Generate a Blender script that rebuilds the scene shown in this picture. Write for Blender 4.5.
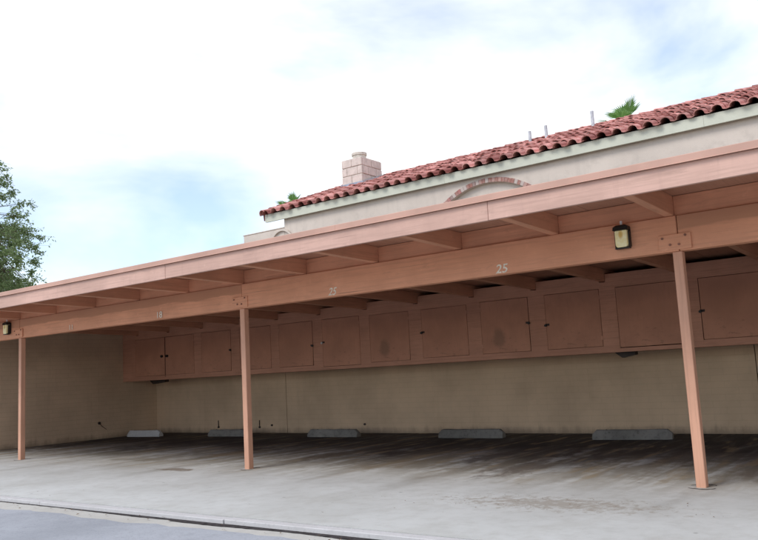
import bpy, bmesh, math, random
from mathutils import Vector, Matrix
random.seed(11)
S = bpy.context.scene
for o in list(bpy.data.objects):
    bpy.data.objects.remove(o)
COL = S.collection

# ------------------------------------------------------------------ camera
cd = bpy.data.cameras.new('camera'); cam = bpy.data.objects.new('camera', cd); COL.objects.link(cam)
yaw, pit, rol = 0.6396, 0.1302, -0.0538
fw = Vector((-math.sin(yaw)*math.cos(pit), math.cos(yaw)*math.cos(pit), math.sin(pit)))
rt = Vector((math.cos(yaw), math.sin(yaw), 0)); up = rt.cross(fw)
r2 = rt*math.cos(rol) + up*math.sin(rol); u2 = up*math.cos(rol) - rt*math.sin(rol)
M = Matrix((r2, u2, -fw)).transposed().to_4x4(); M.translation = (0, -7.9233, 1.2223)
cam.matrix_world = M
cd.sensor_width = 36; cd.lens = 790.11*36/758; cd.clip_end = 4000; cd.clip_start = 0.05
S.camera = cam

# ------------------------------------------------------------------ sky and sun (bright thin overcast)
SUN_EL, SUN_AZ = math.radians(48), math.atan2(-0.30, -0.95)      # azimuth measured from +Y towards +X
w = bpy.data.worlds.new('World'); S.world = w; w.use_nodes = True
N = w.node_tree.nodes; L = w.node_tree.links; N.clear()
out = N.new('ShaderNodeOutputWorld'); bg = N.new('ShaderNodeBackground'); bg.inputs[1].default_value = 0.15
sky = N.new('ShaderNodeTexSky'); sky.sky_type = 'NISHITA'; sky.sun_disc = False
sky.sun_elevation = SUN_EL; sky.sun_rotation = SUN_AZ; sky.air_density = 1.0; sky.dust_density = 0.4; sky.ozone_density = 1.6
tc = N.new('ShaderNodeTexCoord'); mp = N.new('ShaderNodeMapping'); mp.inputs['Scale'].default_value = (1.0, 1.0, 2.4)
mp.inputs['Location'].default_value = (3.276, -7.351, 2.121)
nz = N.new('ShaderNodeTexNoise'); nz.inputs['Scale'].default_value = 2.1; nz.inputs['Detail'].default_value = 6
nz.inputs['Roughness'].default_value = 0.52; nz.inputs['Distortion'].default_value = 0.25
rp = N.new('ShaderNodeValToRGB'); rp.color_ramp.elements[0].position = 0.38; rp.color_ramp.elements[1].position = 0.66
rp.color_ramp.elements[0].color = (0.17,)*3 + (1,); rp.color_ramp.elements[1].color = (1, 1, 1, 1)
mx = N.new('ShaderNodeMix'); mx.data_type = 'RGBA'; mx.inputs[7].default_value = (6.4, 6.5, 6.6, 1)
L.new(tc.outputs['Generated'], mp.inputs[0]); L.new(mp.outputs[0], nz.inputs[0]); L.new(nz.outputs[0], rp.inputs[0])
L.new(rp.outputs[0], mx.inputs[0]); L.new(sky.outputs[0], mx.inputs[6]); L.new(mx.outputs[2], bg.inputs[0]); L.new(bg.outputs[0], out.inputs[0])
sd = bpy.data.lights.new('sun', 'SUN'); so = bpy.data.objects.new('sun', sd); COL.objects.link(so)
sd.energy = 1.3; sd.angle = math.radians(24); sd.color = (1, 0.97, 0.93)
sdir = Vector((math.sin(SUN_AZ)*math.cos(SUN_EL), math.cos(SUN_AZ)*math.cos(SUN_EL), math.sin(SUN_EL)))
so.rotation_euler = sdir.to_track_quat('Z', 'Y').to_euler(); so.location = (-3, -12, 14)
S.view_settings.view_transform = 'Standard'; S.view_settings.look = 'None'
S.view_settings.exposure = 0.55; S.view_settings.gamma = 1.0; S.view_settings.use_curve_mapping = False

# ------------------------------------------------------------------ material helpers
class NT:
    def __init__(s, name):
        s.m = bpy.data.materials.new(name); s.m.use_nodes = True
        s.t = s.m.node_tree; s.b = s.t.nodes['Principled BSDF']
        s.co = s.t.nodes.new('ShaderNodeTexCoord').outputs['Object']
    def n(s, k, **kw):
        a = s.t.nodes.new('ShaderNode' + k)
        for q, v in kw.items(): setattr(a, q, v)
        return a
    def l(s, a, b): s.t.links.new(a, b)
    def world(s): return s.n('NewGeometry').outputs['Position']
    def map(s, scale=(1, 1, 1), loc=(0, 0, 0), co=None):
        a = s.n('Mapping'); a.inputs['Scale'].default_value = scale; a.inputs['Location'].default_value = loc
        s.l(co or s.co, a.inputs[0]); return a.outputs[0]
    def noise(s, vec, scale, detail=4, rough=0.55, dist=0):
        a = s.n('TexNoise'); a.inputs['Scale'].default_value = scale; a.inputs['Detail'].default_value = detail
        a.inputs['Roughness'].default_value = rough; a.inputs['Distortion'].default_value = dist
        s.l(vec, a.inputs[0]); return a.outputs[0]
    def ramp(s, f, lo, hi, a=0.0, b=1.0):
        r = s.n('MapRange'); r.interpolation_type = 'SMOOTHSTEP'
        r.inputs[1].default_value = lo; r.inputs[2].default_value = hi; r.inputs[3].default_value = a; r.inputs[4].default_value = b
        s.l(f, r.inputs[0]); return r.outputs[0]
    def math(s, op, a, b=None):
        r = s.n('Math', operation=op)
        for i, v in enumerate((a, b)):
            if v is None: continue
            if isinstance(v, (int, float)): r.inputs[i].default_value = v
            else: s.l(v, r.inputs[i])
        return r.outputs[0]
    def mix(s, f, a, b, mode='MIX'):
        r = s.n('Mix', data_type='RGBA', blend_type=mode)
        for i, v in ((0, f), (6, a), (7, b)):
            if isinstance(v, (int, float)): r.inputs[i].default_value = v
            elif isinstance(v, tuple): r.inputs[i].default_value = v[:3] + (1,)
            else: s.l(v, r.inputs[i])
        return r.outputs[2]
    def rnd(s): return s.n('ObjectInfo').outputs['Random']
    def xyz(s, co=None):
        a = s.n('SeparateXYZ'); s.l(co or s.co, a.inputs[0]); return a.outputs
    def bump(s, h, strength=0.3, dist=0.01):
        b = s.n('Bump'); b.inputs['Strength'].default_value = strength; b.inputs['Distance'].default_value = dist
        s.l(h, b.inputs['Height']); s.l(b.outputs[0], s.b.inputs['Normal'])
    def done(s, col, rough=0.7, spec=0.3, metal=0.0):
        if isinstance(col, tuple): s.b.inputs['Base Color'].default_value = col[:3] + (1,)
        else: s.l(col, s.b.inputs['Base Color'])
        if isinstance(rough, (int, float)): s.b.inputs['Roughness'].default_value = rough
        else: s.l(rough, s.b.inputs['Roughness'])
        s.b.inputs['Specular IOR Level'].default_value = spec; s.b.inputs['Metallic'].default_value = metal
        return s.m

PAINT = (0.73, 0.34, 0.20)
def painted_wood(name, axis, base=PAINT, fade=0.0, band_z=None, knots=False):
    m = NT(name)
    sc = {'X': (0.9, 22, 26), 'Y': (26, 0.9, 22), 'Z': (24, 24, 0.9)}[axis]
    P = m.world()
    g = m.noise(m.map(sc, co=P), 1.6, 5, 0.6, 0.4)
    b = m.noise(m.map((1, 1, 1), co=P), 1.3, 5, 0.6)
    f = m.noise(m.map((1, 1, 1), (4, 2, 9), co=P), 9, 4, 0.7)
    c = m.mix(m.ramp(b, 0.3, 0.72, 0, 0.8), tuple(x*0.86 for x in base), tuple(min(1, x*1.1 + 0.012) for x in base))
    c = m.mix(m.ramp(g, 0.45, 0.66, 0, 0.48), c, tuple(x*0.70 for x in base))
    c = m.mix(m.ramp(f, 0.60, 0.75, 0, 0.35), c, tuple(min(1, x*1.15 + 0.05) for x in base))
    c = m.mix(m.ramp(m.rnd(), 0, 1, 0, 0.22), c, tuple(x*0.80 for x in base))
    bl = m.noise(m.map({'X': (1.1, 3, 6), 'Y': (4, 1.1, 6), 'Z': (5, 5, 1.0)}[axis], (7, 3, 5), co=P), 1.7, 7, 0.72, 0.6)
    c = m.mix(m.ramp(bl, 0.54, 0.70, 0, 0.42), c, tuple(x*0.62 for x in base))
    pk = m.noise(m.map({'X': (3, 9, 16), 'Y': (12, 3, 16), 'Z': (14, 14, 3)}[axis], (1, 8, 2), co=P), 3.0, 6, 0.75)
    c = m.mix(m.ramp(pk, 0.665, 0.70, 0, 0.55), c, (base[0]*0.5+0.08, base[1]*0.6+0.06, base[2]*0.7+0.05))   # chipped paint
    ck = m.noise(m.map({'X': (0.6, 60, 60), 'Y': (60, 0.6, 60), 'Z': (70, 70, 0.6)}[axis], (2, 2, 2), co=P), 1.0, 3, 0.5)
    c = m.mix(m.ramp(ck, 0.69, 0.72, 0, 0.7), c, tuple(x*0.35 for x in base))      # drying checks
    if band_z:                                   # darker band along the upper part of the board, ragged lower edge
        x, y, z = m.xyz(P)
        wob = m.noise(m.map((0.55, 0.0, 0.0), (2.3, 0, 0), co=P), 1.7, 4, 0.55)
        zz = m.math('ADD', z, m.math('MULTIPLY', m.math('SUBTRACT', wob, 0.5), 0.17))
        c = m.mix(m.ramp(zz, band_z, band_z + 0.022, 0, 0.8), c, (base[0]*0.60, base[1]*0.62, base[2]*0.62))
    if knots:
        dr = m.noise(m.map((5.5, 1, 0.55), (3, 0, 1), co=P), 1.6, 5, 0.65)
        c = m.mix(m.ramp(dr, 0.52, 0.72, 0, 0.38), c, tuple(v*0.70 for v in base))
        v = m.n('TexVoronoi'); v.inputs['Scale'].default_value = 1.0; m.l(m.map((0.8, 2, 5), co=P), v.inputs[0])
        c = m.mix(m.ramp(v.outputs[0], 0.035, 0.08, 0.5, 0), c, tuple(x*0.72 for x in base))
    m.bump(m.math('ADD', g, m.math('MULTIPLY', f, 0.3)), 0.35, 0.004)
    return m.done(c, 0.62, 0.3)

M_BEAM = painted_wood('painted_beam', 'X')
M_BEAMS = painted_wood('painted_beam_banded', 'X', band_z=2.452)
M_FASC = painted_wood('painted_fascia', 'X', base=(0.635, 0.395, 0.315), knots=True)
M_RAFT = painted_wood('painted_rafter', 'Y', base=(0.64, 0.31, 0.19))
M_POST = painted_wood('painted_post', 'Z', base=(0.64, 0.34, 0.225))
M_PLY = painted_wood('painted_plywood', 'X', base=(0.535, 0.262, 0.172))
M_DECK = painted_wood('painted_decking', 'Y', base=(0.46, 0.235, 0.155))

def door_mat(name, spot=None):
    m = NT(name); P = m.world()
    b = m.noise(P, 1.6, 5, 0.6); f = m.noise(m.map((14, 14, 2), co=P), 2.2, 5, 0.65)
    base = (0.515, 0.25, 0.163)
    c = m.mix(m.ramp(b, 0.3, 0.7, 0, 0.8), tuple(x*0.84 for x in base), tuple(x*1.10 for x in base))
    c = m.mix(m.ramp(f, 0.5, 0.72, 0, 0.28), c, tuple(x*0.7 for x in base))
    c = m.mix(m.ramp(m.rnd(), 0, 1, 0, 0.25), c, (0.43, 0.21, 0.14))
    x, y, z = m.xyz()
    sc = m.noise(m.map((3, 3, 9)), 2.4, 5, 0.7)      # scuffs near the lower edge
    c = m.mix(m.math('MULTIPLY', m.ramp(sc, 0.55, 0.7, 0, 0.45), m.ramp(z, -0.42, 0.1, 1, 0)), c, (0.17, 0.095, 0.065))
    if spot:
        a = m.n('VectorMath', operation='DISTANCE'); m.l(m.map((1, 0, 0.72)), a.inputs[0]); a.inputs[1].default_value = (spot[0], 0, spot[1]*0.72)
        d = m.math('ADD', a.outputs['Value'], m.math('MULTIPLY', m.noise(m.co, 9, 4, 0.6), 0.09))
        c = m.mix(m.ramp(d, 0.11, 0.20, 0.5, 0), c, (0.16, 0.10, 0.07))
    m.bump(f, 0.25, 0.003)
    return m.done(c, 0.65, 0.25)
M_DOOR = door_mat('painted_door')
M_DOORA = door_mat('painted_door_scorched', (-0.12, -0.20))

def block_wall(name, base, axis, jt):
    m = NT(name); P = m.world()
    x, y, z = m.xyz(P)
    cb = m.n('CombineXYZ'); m.l(x if axis == 'X' else y, cb.inputs[0]); m.l(z, cb.inputs[1])
    br = m.n('TexBrick'); br.inputs['Scale'].default_value = 1.0; br.inputs['Mortar Size'].default_value = 0.007
    br.inputs['Mortar Smooth'].default_value = 0.6; br.inputs['Brick Width'].default_value = 0.406; br.inputs['Row Height'].default_value = 0.1016
    br.inputs['Color1'].default_value = (1, 1, 1, 1); br.inputs['Color2'].default_value = (0.88, 0.88, 0.88, 1); br.inputs['Mortar'].default_value = (0.0, 0.0, 0.0, 1)
    m.l(cb.outputs[0], br.inputs[0])
    n1 = m.noise(P, 0.9, 5, 0.6); n2 = m.noise(P, 26, 5, 0.7)
    n3 = m.noise(m.map((3.0, 3.0, 0.35), co=P), 1.6, 5, 0.65)
    c = m.mix(m.ramp(n1, 0.3, 0.7), tuple(v*0.86 for v in base), tuple(v*1.08 for v in base))
    c = m.mix(jt, c, br.outputs[0], 'MULTIPLY')
    c = m.mix(m.ramp(n3, 0.52, 0.75, 0, 0.22), c, tuple(v*0.65 for v in base))
    sp = m.math('ADD', m.math('MULTIPLY', n2, 0.10), m.math('MULTIPLY', n3, 0.25))   # splash dirt with a ragged top
    c = m.mix(m.ramp(m.math('SUBTRACT', z, sp), -0.19, -0.02, 0.55, 0), c, (0.14, 0.11, 0.08))
    m.bump(m.math('ADD', m.math('MULTIPLY', br.outputs[1], -3.5*jt), m.math('MULTIPLY', n2, 0.5)), 0.5, 0.006)
    return m.done(c, 0.9, 0.15)
M_WALLX = block_wall('tan_block_wall', (0.60, 0.43, 0.29), 'X', 0.075)
M_WALLY = block_wall('tan_block_end_wall', (0.61, 0.45, 0.315), 'Y', 0.12)

def stucco(name, base, dirt=0.25):
    m = NT(name); P = m.world()
    n1 = m.noise(P, 0.8, 6, 0.6); n2 = m.noise(P, 40, 6, 0.75); n3 = m.noise(m.map((2.2, 2.2, 0.25), co=P), 1.5, 5, 0.6)
    n4 = m.noise(m.map((1, 1, 1), (7, 1, 3), co=P), 3.2, 6, 0.65)
    c = m.mix(m.ramp(n1, 0.3, 0.7), tuple(v*0.93 for v in base), tuple(min(1, v*1.04) for v in base))
    c = m.mix(m.ramp(n3, 0.5, 0.75, 0, dirt), c, tuple(v*0.78 for v in base))
    c = m.mix(m.ramp(n4, 0.48, 0.70, 0, dirt*1.2), c, tuple(v*0.80 for v in base))
    c = m.mix(m.ramp(n2, 0.5, 0.72, 0, 0.12), c, tuple(v*0.75 for v in base))
    m.bump(n2, 0.6, 0.006)
    return m.done(c, 0.92, 0.15)
M_STUC = stucco('cream_stucco', (0.63, 0.545, 0.475), 0.42)
M_TRIM = stucco('pale_green_trim', (0.60, 0.60, 0.50), 0.18)
M_PARA = stucco('grey_cream_stucco', (0.56, 0.50, 0.44), 0.4)

def tile_mat():
    m = NT('red_clay_tile'); P = m.world()
    r = m.rnd(); n = m.noise(P, 5, 5, 0.65); n2 = m.noise(P, 38, 5, 0.7)
    isl = m.n('NewGeometry').outputs['Random Per Island']
    q = m.math('FRACT', m.math('ADD', r, isl))
    c = m.mix(q, (0.27, 0.085, 0.07), (0.74, 0.36, 0.315))
    c = m.mix(m.ramp(n, 0.45, 0.7, 0, 0.5), c, (0.24, 0.085, 0.072))
    c = m.mix(m.ramp(n2, 0.55, 0.75, 0, 0.35), c, (0.60, 0.36, 0.31))
    c = m.mix(m.ramp(m.math('FRACT', m.math('MULTIPLY', q, 7.3)), 0.72, 0.9, 0, 0.45), c, (0.20, 0.10, 0.085))
    m.bump(n2, 0.4, 0.004)
    return m.done(c, 0.8, 0.25)
M_TILE = tile_mat()

def simple(name, base, rough=0.7, spec=0.3, metal=0.0, var=0.2, scale=8):
    m = NT(name); n = m.noise(m.world(), scale, 5, 0.6)
    c = m.mix(m.ramp(n, 0.3, 0.7), tuple(v*(1-var) for v in base), tuple(min(1, v*(1+var)) for v in base))
    c = m.mix(m.ramp(m.rnd(), 0, 1, 0, var), c, tuple(v*0.7 for v in base))
    m.bump(n, 0.15, 0.003)
    return m.done(c, rough, spec, metal)
M_BLACK = simple('black_metal', (0.012, 0.011, 0.010), 0.45, 0.4)
M_DARKIRON = simple('dark_iron', (0.05, 0.035, 0.03), 0.6, 0.4, 0.3)
M_FINIAL = simple('white_finial', (0.75, 0.74, 0.73), 0.4, 0.4)
M_BOLT = simple('painted_bolt', (0.26, 0.12, 0.08), 0.6, 0.3)
M_STEEL = simple('galvanised_steel', (0.50, 0.51, 0.53), 0.5, 0.5, 0.35)
M_CREAMPAINT = simple('cream_number_paint', (0.80, 0.72, 0.60), 0.7, 0.2, 0, 0.18, 60)
M_MORTAR = simple('grey_mortar', (0.52, 0.46, 0.40), 0.95, 0.1)
M_SLUMP = simple('buff_chimney_block', (0.66, 0.56, 0.50), 0.92, 0.15, 0, 0.12, 6)
M_FLUE = simple('pale_flue_tile', (0.60, 0.53, 0.46), 0.85, 0.2)
M_FLASH = simple('blue_grey_flashing', (0.33, 0.36, 0.43), 0.5, 0.4, 0.3)
M_DRIP = simple('painted_metal_edge', (0.515, 0.305, 0.235), 0.55, 0.3, 0, 0.10, 1.5)
M_ROOFING = simple('grey_rolled_roofing', (0.22, 0.20, 0.19), 0.95, 0.1)
M_BARK = simple('grey_brown_bark', (0.13, 0.095, 0.07), 0.95, 0.1, 0, 0.35, 14)
M_DARK = simple('dark_joint_filler', (0.03, 0.026, 0.023), 0.95, 0.05)
M_DIRT = simple('dark_gutter_dirt', (0.055, 0.048, 0.048), 0.95, 0.05, 0, 0.5, 20)
M_SOIL = simple('dry_soil', (0.20, 0.16, 0.12), 0.95, 0.1)
M_LITTER = simple('dry_leaf_litter', (0.16, 0.10, 0.06), 0.9, 0.1, 0, 0.5, 30)

def lamp_glass():
    m = NT('amber_lamp_glass'); x, y, z = m.xyz()
    n = m.noise(m.co, 30, 3)
    c = m.mix(m.ramp(n, 0.35, 0.65), (0.86, 0.74, 0.36), (0.90, 0.82, 0.50))
    a = m.n('VectorMath', operation='DISTANCE'); m.l(m.map((1.5, 0, 0.8)), a.inputs[0]); a.inputs[1].default_value = (0.0, 0, 0.035)
    c = m.mix(m.ramp(a.outputs['Value'], 0.012, 0.05, 0.85, 0), c, (0.62, 0.36, 0.05))    # amber bulb seen through the glass
    return m.done(c, 0.25, 0.5)
M_GLASS = lamp_glass()

def brick_mat():
    m = NT('arch_brick'); r = m.rnd(); n = m.noise(m.world(), 18, 4, 0.6)
    rp = m.n('ValToRGB'); e = rp.color_ramp.elements; rp.color_ramp.interpolation = 'CONSTANT'
    e[0].color = (0.34, 0.16, 0.13, 1); e[1].position = 0.35; e[1].color = (0.45, 0.25, 0.21, 1)
    for p_, c_ in ((0.6, (0.30, 0.20, 0.18, 1)), (0.74, (0.50, 0.41, 0.37, 1)), (0.9, (0.40, 0.17, 0.15, 1))):
        q = e.new(p_); q.color = c_
    m.l(r, rp.inputs[0])
    return m.done(m.mix(m.ramp(n, 0.35, 0.7, 0, 0.4), rp.outputs[0], (0.5, 0.42, 0.38)), 0.9, 0.15)
M_BRICK = brick_mat()

def slab_mat():
    m = NT('stained_concrete'); P = m.world(); x, y, z = m.xyz(P)
    n1 = m.noise(P, 0.5, 6, 0.6); n2 = m.noise(P, 5.5, 6, 0.68); n3 = m.noise(P, 60, 4, 0.7)
    c = m.mix(m.ramp(n1, 0.3, 0.7), (0.47, 0.465, 0.44), (0.57, 0.57, 0.55))
    c = m.mix(m.ramp(n2, 0.42, 0.72, 0, 0.36), c, (0.36, 0.345, 0.31))
    nb = m.noise(m.map((0.8, 0.5, 1), (3, 1, 0), co=P), 1.8, 7, 0.7, 0.5)
    c = m.mix(m.ramp(nb, 0.50, 0.68, 0, 0.20), c, (0.36, 0.34, 0.29))
    c = m.mix(m.ramp(n3, 0.55, 0.8, 0, 0.3), c, (0.33, 0.32, 0.31))
    # tyre-worn streaks and oil soaked into each parking stall (long in the driving direction, one patch a stall); heavier inside to deepen the shade
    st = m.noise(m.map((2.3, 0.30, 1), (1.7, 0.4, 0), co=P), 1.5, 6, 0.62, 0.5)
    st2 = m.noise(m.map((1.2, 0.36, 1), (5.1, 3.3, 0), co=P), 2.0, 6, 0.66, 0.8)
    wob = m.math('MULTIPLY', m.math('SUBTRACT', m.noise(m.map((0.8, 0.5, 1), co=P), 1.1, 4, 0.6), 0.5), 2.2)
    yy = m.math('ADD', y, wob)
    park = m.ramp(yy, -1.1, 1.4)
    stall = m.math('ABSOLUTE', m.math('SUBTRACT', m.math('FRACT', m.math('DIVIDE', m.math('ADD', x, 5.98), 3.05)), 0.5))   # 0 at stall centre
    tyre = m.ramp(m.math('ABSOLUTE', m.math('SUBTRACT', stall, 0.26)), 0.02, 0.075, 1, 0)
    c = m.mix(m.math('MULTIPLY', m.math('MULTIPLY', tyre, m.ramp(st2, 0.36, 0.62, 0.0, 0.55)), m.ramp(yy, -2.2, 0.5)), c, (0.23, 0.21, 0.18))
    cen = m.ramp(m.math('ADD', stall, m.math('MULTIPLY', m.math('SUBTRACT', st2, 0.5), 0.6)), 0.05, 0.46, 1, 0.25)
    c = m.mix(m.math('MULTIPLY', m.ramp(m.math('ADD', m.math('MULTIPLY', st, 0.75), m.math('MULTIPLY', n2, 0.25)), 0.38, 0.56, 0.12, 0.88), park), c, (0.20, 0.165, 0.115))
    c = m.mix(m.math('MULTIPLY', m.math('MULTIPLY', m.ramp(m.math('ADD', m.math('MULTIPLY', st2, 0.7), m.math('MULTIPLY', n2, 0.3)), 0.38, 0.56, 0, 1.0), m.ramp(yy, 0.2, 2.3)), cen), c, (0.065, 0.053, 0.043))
    # caked oil and rubber by the wheel stops, plus painted shade under the roof
    oil_shade = m.math('MULTIPLY', m.ramp(yy, 1.4, 3.5), m.ramp(st, 0.20, 0.48, 0.55, 0.97))
    c = m.mix(oil_shade, c, (0.028, 0.023, 0.022))
    # ochre rust runs and a dried soil patch beside the post
    c = m.mix(m.math('MULTIPLY', m.ramp(m.noise(m.map((1.9, 0.35, 1), (9, 2, 0), co=P), 2.4, 5, 0.6), 0.52, 0.66, 0, 0.6), m.ramp(yy, -0.8, 0.8)), c, (0.31, 0.235, 0.14))
    d = m.n('VectorMath', operation='DISTANCE'); m.l(m.map((0.42, 1.25, 0), co=P), d.inputs[0]); d.inputs[1].default_value = (-3.15*0.42, -1.27*1.25, 0)
    dd = m.math('ADD', d.outputs['Value'], m.math('MULTIPLY', m.math('SUBTRACT', m.noise(P, 9, 6, 0.75), 0.5), 2.4))
    c = m.mix(m.ramp(dd, 0.10, 0.45, 0.62, 0), c, (0.27, 0.225, 0.175))
    bn = m.noise(m.map((1.6, 0.8, 1), (2, 7, 0), co=P), 3.0, 6, 0.7, 0.4)
    for (bx, by, rx, ry, am, cc) in ((-9.5, -0.35, 0.55, 0.16, 0.8, (0.17, 0.125, 0.085)), (-11.6, 0.5, 0.9, 0.25, 0.6, (0.20, 0.17, 0.12)), (-8.3, 1.6, 0.35, 0.75, 0.8, (0.12, 0.095, 0.07)),
            (-6.5, 1.0, 0.5, 0.9, 0.6, (0.22, 0.17, 0.11)), (-4.6, 0.9, 0.35, 1.0, 0.75, (0.13, 0.105, 0.085)), (-5.6, 1.9, 0.3, 0.8, 0.8, (0.08, 0.065, 0.055)),
            (-1.6, 0.9, 0.5, 0.7, 0.6, (0.15, 0.12, 0.095)), (-13.3, 1.2, 0.6, 0.5, 0.6, (0.16, 0.14, 0.10)), (-3.0, 2.3, 0.5, 0.9, 0.7, (0.10, 0.08, 0.065)), (-10.4, 1.5, 0.5, 0.6, 0.55, (0.24, 0.17, 0.10))):
        d2 = m.n('VectorMath', operation='DISTANCE'); m.l(m.map((1/rx, 1/ry, 0), co=P), d2.inputs[0]); d2.inputs[1].default_value = (bx/rx, by/ry, 0)
        q = m.math('ADD', d2.outputs['Value'], m.math('MULTIPLY', m.math('SUBTRACT', bn, 0.5), 3.2))
        c = m.mix(m.ramp(q, 0.35, 1.05, am, 0), c, cc)
    # small drips
    v = m.n('TexVoronoi'); v.inputs['Scale'].default_value = 2.1; m.l(P, v.inputs[0])
    c = m.mix(m.ramp(v.outputs[0], 0.02, 0.06, 0.55, 0), c, (0.13, 0.115, 0.10))
    m.bump(m.math('ADD', n3, m.math('MULTIPLY', n2, 0.6)), 0.25, 0.004)
    return m.done(c, m.ramp(st2, 0.3, 0.6, 0.9, 0.72), 0.25)
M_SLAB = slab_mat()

def ground_mat(name, a, b, speck, scale=90, crack=False):
    m = NT(name); P = m.world()
    n1 = m.noise(P, 0.7, 6, 0.62); n2 = m.noise(P, scale, 3, 0.7); n3 = m.noise(P, 7, 6, 0.7)
    c = m.mix(m.ramp(n1, 0.3, 0.7), a, b)
    c = m.mix(m.ramp(n3, 0.45, 0.75, 0, 0.35), c, tuple(v*0.75 for v in a))
    c = m.mix(m.ramp(n2, 0.5, 0.75, 0, 0.55), c, speck)
    if crack:
        v2 = m.n('TexVoronoi', feature='DISTANCE_TO_EDGE'); v2.inputs['Scale'].default_value = 0.8
        w_ = m.n('Mix', data_type='VECTOR'); w_.inputs[0].default_value = 0.12
        nzc = m.n('TexNoise'); nzc.inputs['Scale'].default_value = 3; m.l(P, nzc.inputs[0])
        m.l(P, w_.inputs[4]); m.l(nzc.outputs[1], w_.inputs[5]); m.l(w_.outputs[1], v2.inputs[0])
        c = m.mix(m.math('MULTIPLY', m.ramp(v2.outputs[0], 0.002, 0.012, 0.6, 0), m.ramp(n1, 0.45, 0.6)), c, (0.10, 0.10, 0.10))
    m.bump(m.math('ADD', n2, n3), 0.35, 0.005)
    return m.done(c, 0.9, 0.2)
M_ASPH = ground_mat('weathered_grey_asphalt', (0.295, 0.305, 0.33), (0.39, 0.40, 0.43), (0.20, 0.205, 0.22), 45)
M_GUTTER = ground_mat('gutter_concrete', (0.44, 0.42, 0.385), (0.52, 0.50, 0.46), (0.36, 0.345, 0.32), 70)
M_LIP = ground_mat('kerb_lip_concrete', (0.50, 0.48, 0.475), (0.56, 0.54, 0.535), (0.38, 0.36, 0.355), 40)
M_GROUND = ground_mat('dry_ground', (0.24, 0.20, 0.15), (0.30, 0.25, 0.19), (0.2, 0.18, 0.13), 20)
M_STOP = ground_mat('wheel_stop_concrete', (0.13, 0.12, 0.108), (0.25, 0.232, 0.21), (0.07, 0.063, 0.055), 14)
M_STOPW = ground_mat('pale_wheel_stop_concrete', (0.46, 0.45, 0.44), (0.55, 0.54, 0.53), (0.34, 0.33, 0.32), 30)
M_FOOT = ground_mat('footing_concrete', (0.40, 0.385, 0.365), (0.50, 0.485, 0.47), (0.30, 0.29, 0.28), 50)

def leaf_mat(name, a, b):
    m = NT(name); isl = m.n('NewGeometry').outputs['Random Per Island']
    c = m.mix(isl, a, b); m.done(c, 0.55, 0.35)
    tr = m.n('BsdfTranslucent'); m.l(m.mix(isl, tuple(v*1.5 for v in a), tuple(v*1.4 for v in b)), tr.inputs[0])
    ms = m.n('MixShader'); ms.inputs[0].default_value = 0.38
    o = m.t.nodes['Material Output']; m.l(m.b.outputs[0], ms.inputs[1]); m.l(tr.outputs[0], ms.inputs[2]); m.l(ms.outputs[0], o.inputs[0])
    return m.m
M_LEAF = leaf_mat('grey_green_leaf', (0.105, 0.165, 0.055), (0.26, 0.33, 0.16))
M_PALM = leaf_mat('palm_leaf', (0.075, 0.165, 0.035), (0.17, 0.30, 0.085))

# ------------------------------------------------------------------ object helpers
WL = {}                                          # world location of each unrotated object
def link(name, mesh, mat, loc, parent=None):
    o = bpy.data.objects.new(name, mesh); COL.objects.link(o)
    if mat and mesh and not mesh.materials: mesh.materials.append(mat)
    loc = Vector(loc); WL[o] = loc.copy()
    if parent: o.parent = parent; o.location = loc - WL[parent]
    else: o.location = loc
    return o
def thing(name, label, cat, loc=(0, 0, 0), group=None):
    o = link(name, None, None, loc); tag(o, label, cat, group); return o
def tag(o, label, cat, group=None):
    o['label'] = label; o['category'] = cat
    if group: o['group'] = group
    return o
def bevel_bm(bm, w):
    if w: bmesh.ops.bevel(bm, geom=bm.edges[:], offset=w, segments=1, profile=0.5, affect='EDGES', clamp_overlap=True)
def hexa(name, V, mat, parent=None, bev=0.0):
    """8 world corners: 4 below (counter-clockwise), 4 above"""
    c = sum((Vector(v) for v in V), Vector())/8
    bm = bmesh.new(); vs = [bm.verts.new(Vector(v)-c) for v in V]
    for f in ((3, 2, 1, 0), (4, 5, 6, 7), (0, 1, 5, 4), (1, 2, 6, 5), (2, 3, 7, 6), (3, 0, 4, 7)): bm.faces.new([vs[i] for i in f])
    bevel_bm(bm, bev)
    me = bpy.data.meshes.new(name); bm.to_mesh(me); bm.free()
    return link(name, me, mat, c, parent)
def box(name, x0, x1, y0, y1, z0, z1, mat, parent=None, bev=0.0):
    return hexa(name, [(x0, y0, z0), (x1, y0, z0), (x1, y1, z0), (x0, y1, z0), (x0, y0, z1), (x1, y0, z1), (x1, y1, z1), (x0, y1, z1)], mat, parent, bev)
def py(name, V, F, mat, loc=(0, 0, 0), parent=None, smooth=False):
    me = bpy.data.meshes.new(name); me.from_pydata([tuple(v) for v in V], [], F); me.update()
    if smooth:
        for p in me.polygons: p.use_smooth = True
    return link(name, me, mat, loc, parent)
def tube_geo(pts, rad, n=8):
    V, F = [], []; pts = [Vector(p) for p in pts]
    for i, p in enumerate(pts):
        d = (pts[min(i+1, len(pts)-1)] - pts[max(i-1, 0)]).normalized()
        a = d.cross(Vector((0, 0, 1)) if abs(d.z) < 0.9 else Vector((1, 0, 0))).normalized(); b = d.cross(a)
        for k in range(n):
            t = 2*math.pi*k/n; V.append(p + (a*math.cos(t) + b*math.sin(t))*rad[i])
    for i in range(len(pts)-1):
        for k in range(n):
            F.append((i*n+k, i*n+(k+1) % n, (i+1)*n+(k+1) % n, (i+1)*n+k))
    F.append(tuple(range(n))[::-1]); F.append(tuple(range((len(pts)-1)*n, len(pts)*n)))
    return V, F
def cyl(name, p0, p1, r, mat, parent=None, n=10):
    c = (Vector(p0)+Vector(p1))/2; V, F = tube_geo([Vector(p0)-c, Vector(p1)-c], [r, r], n)
    return py(name, V, F, mat, c, parent)

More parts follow.
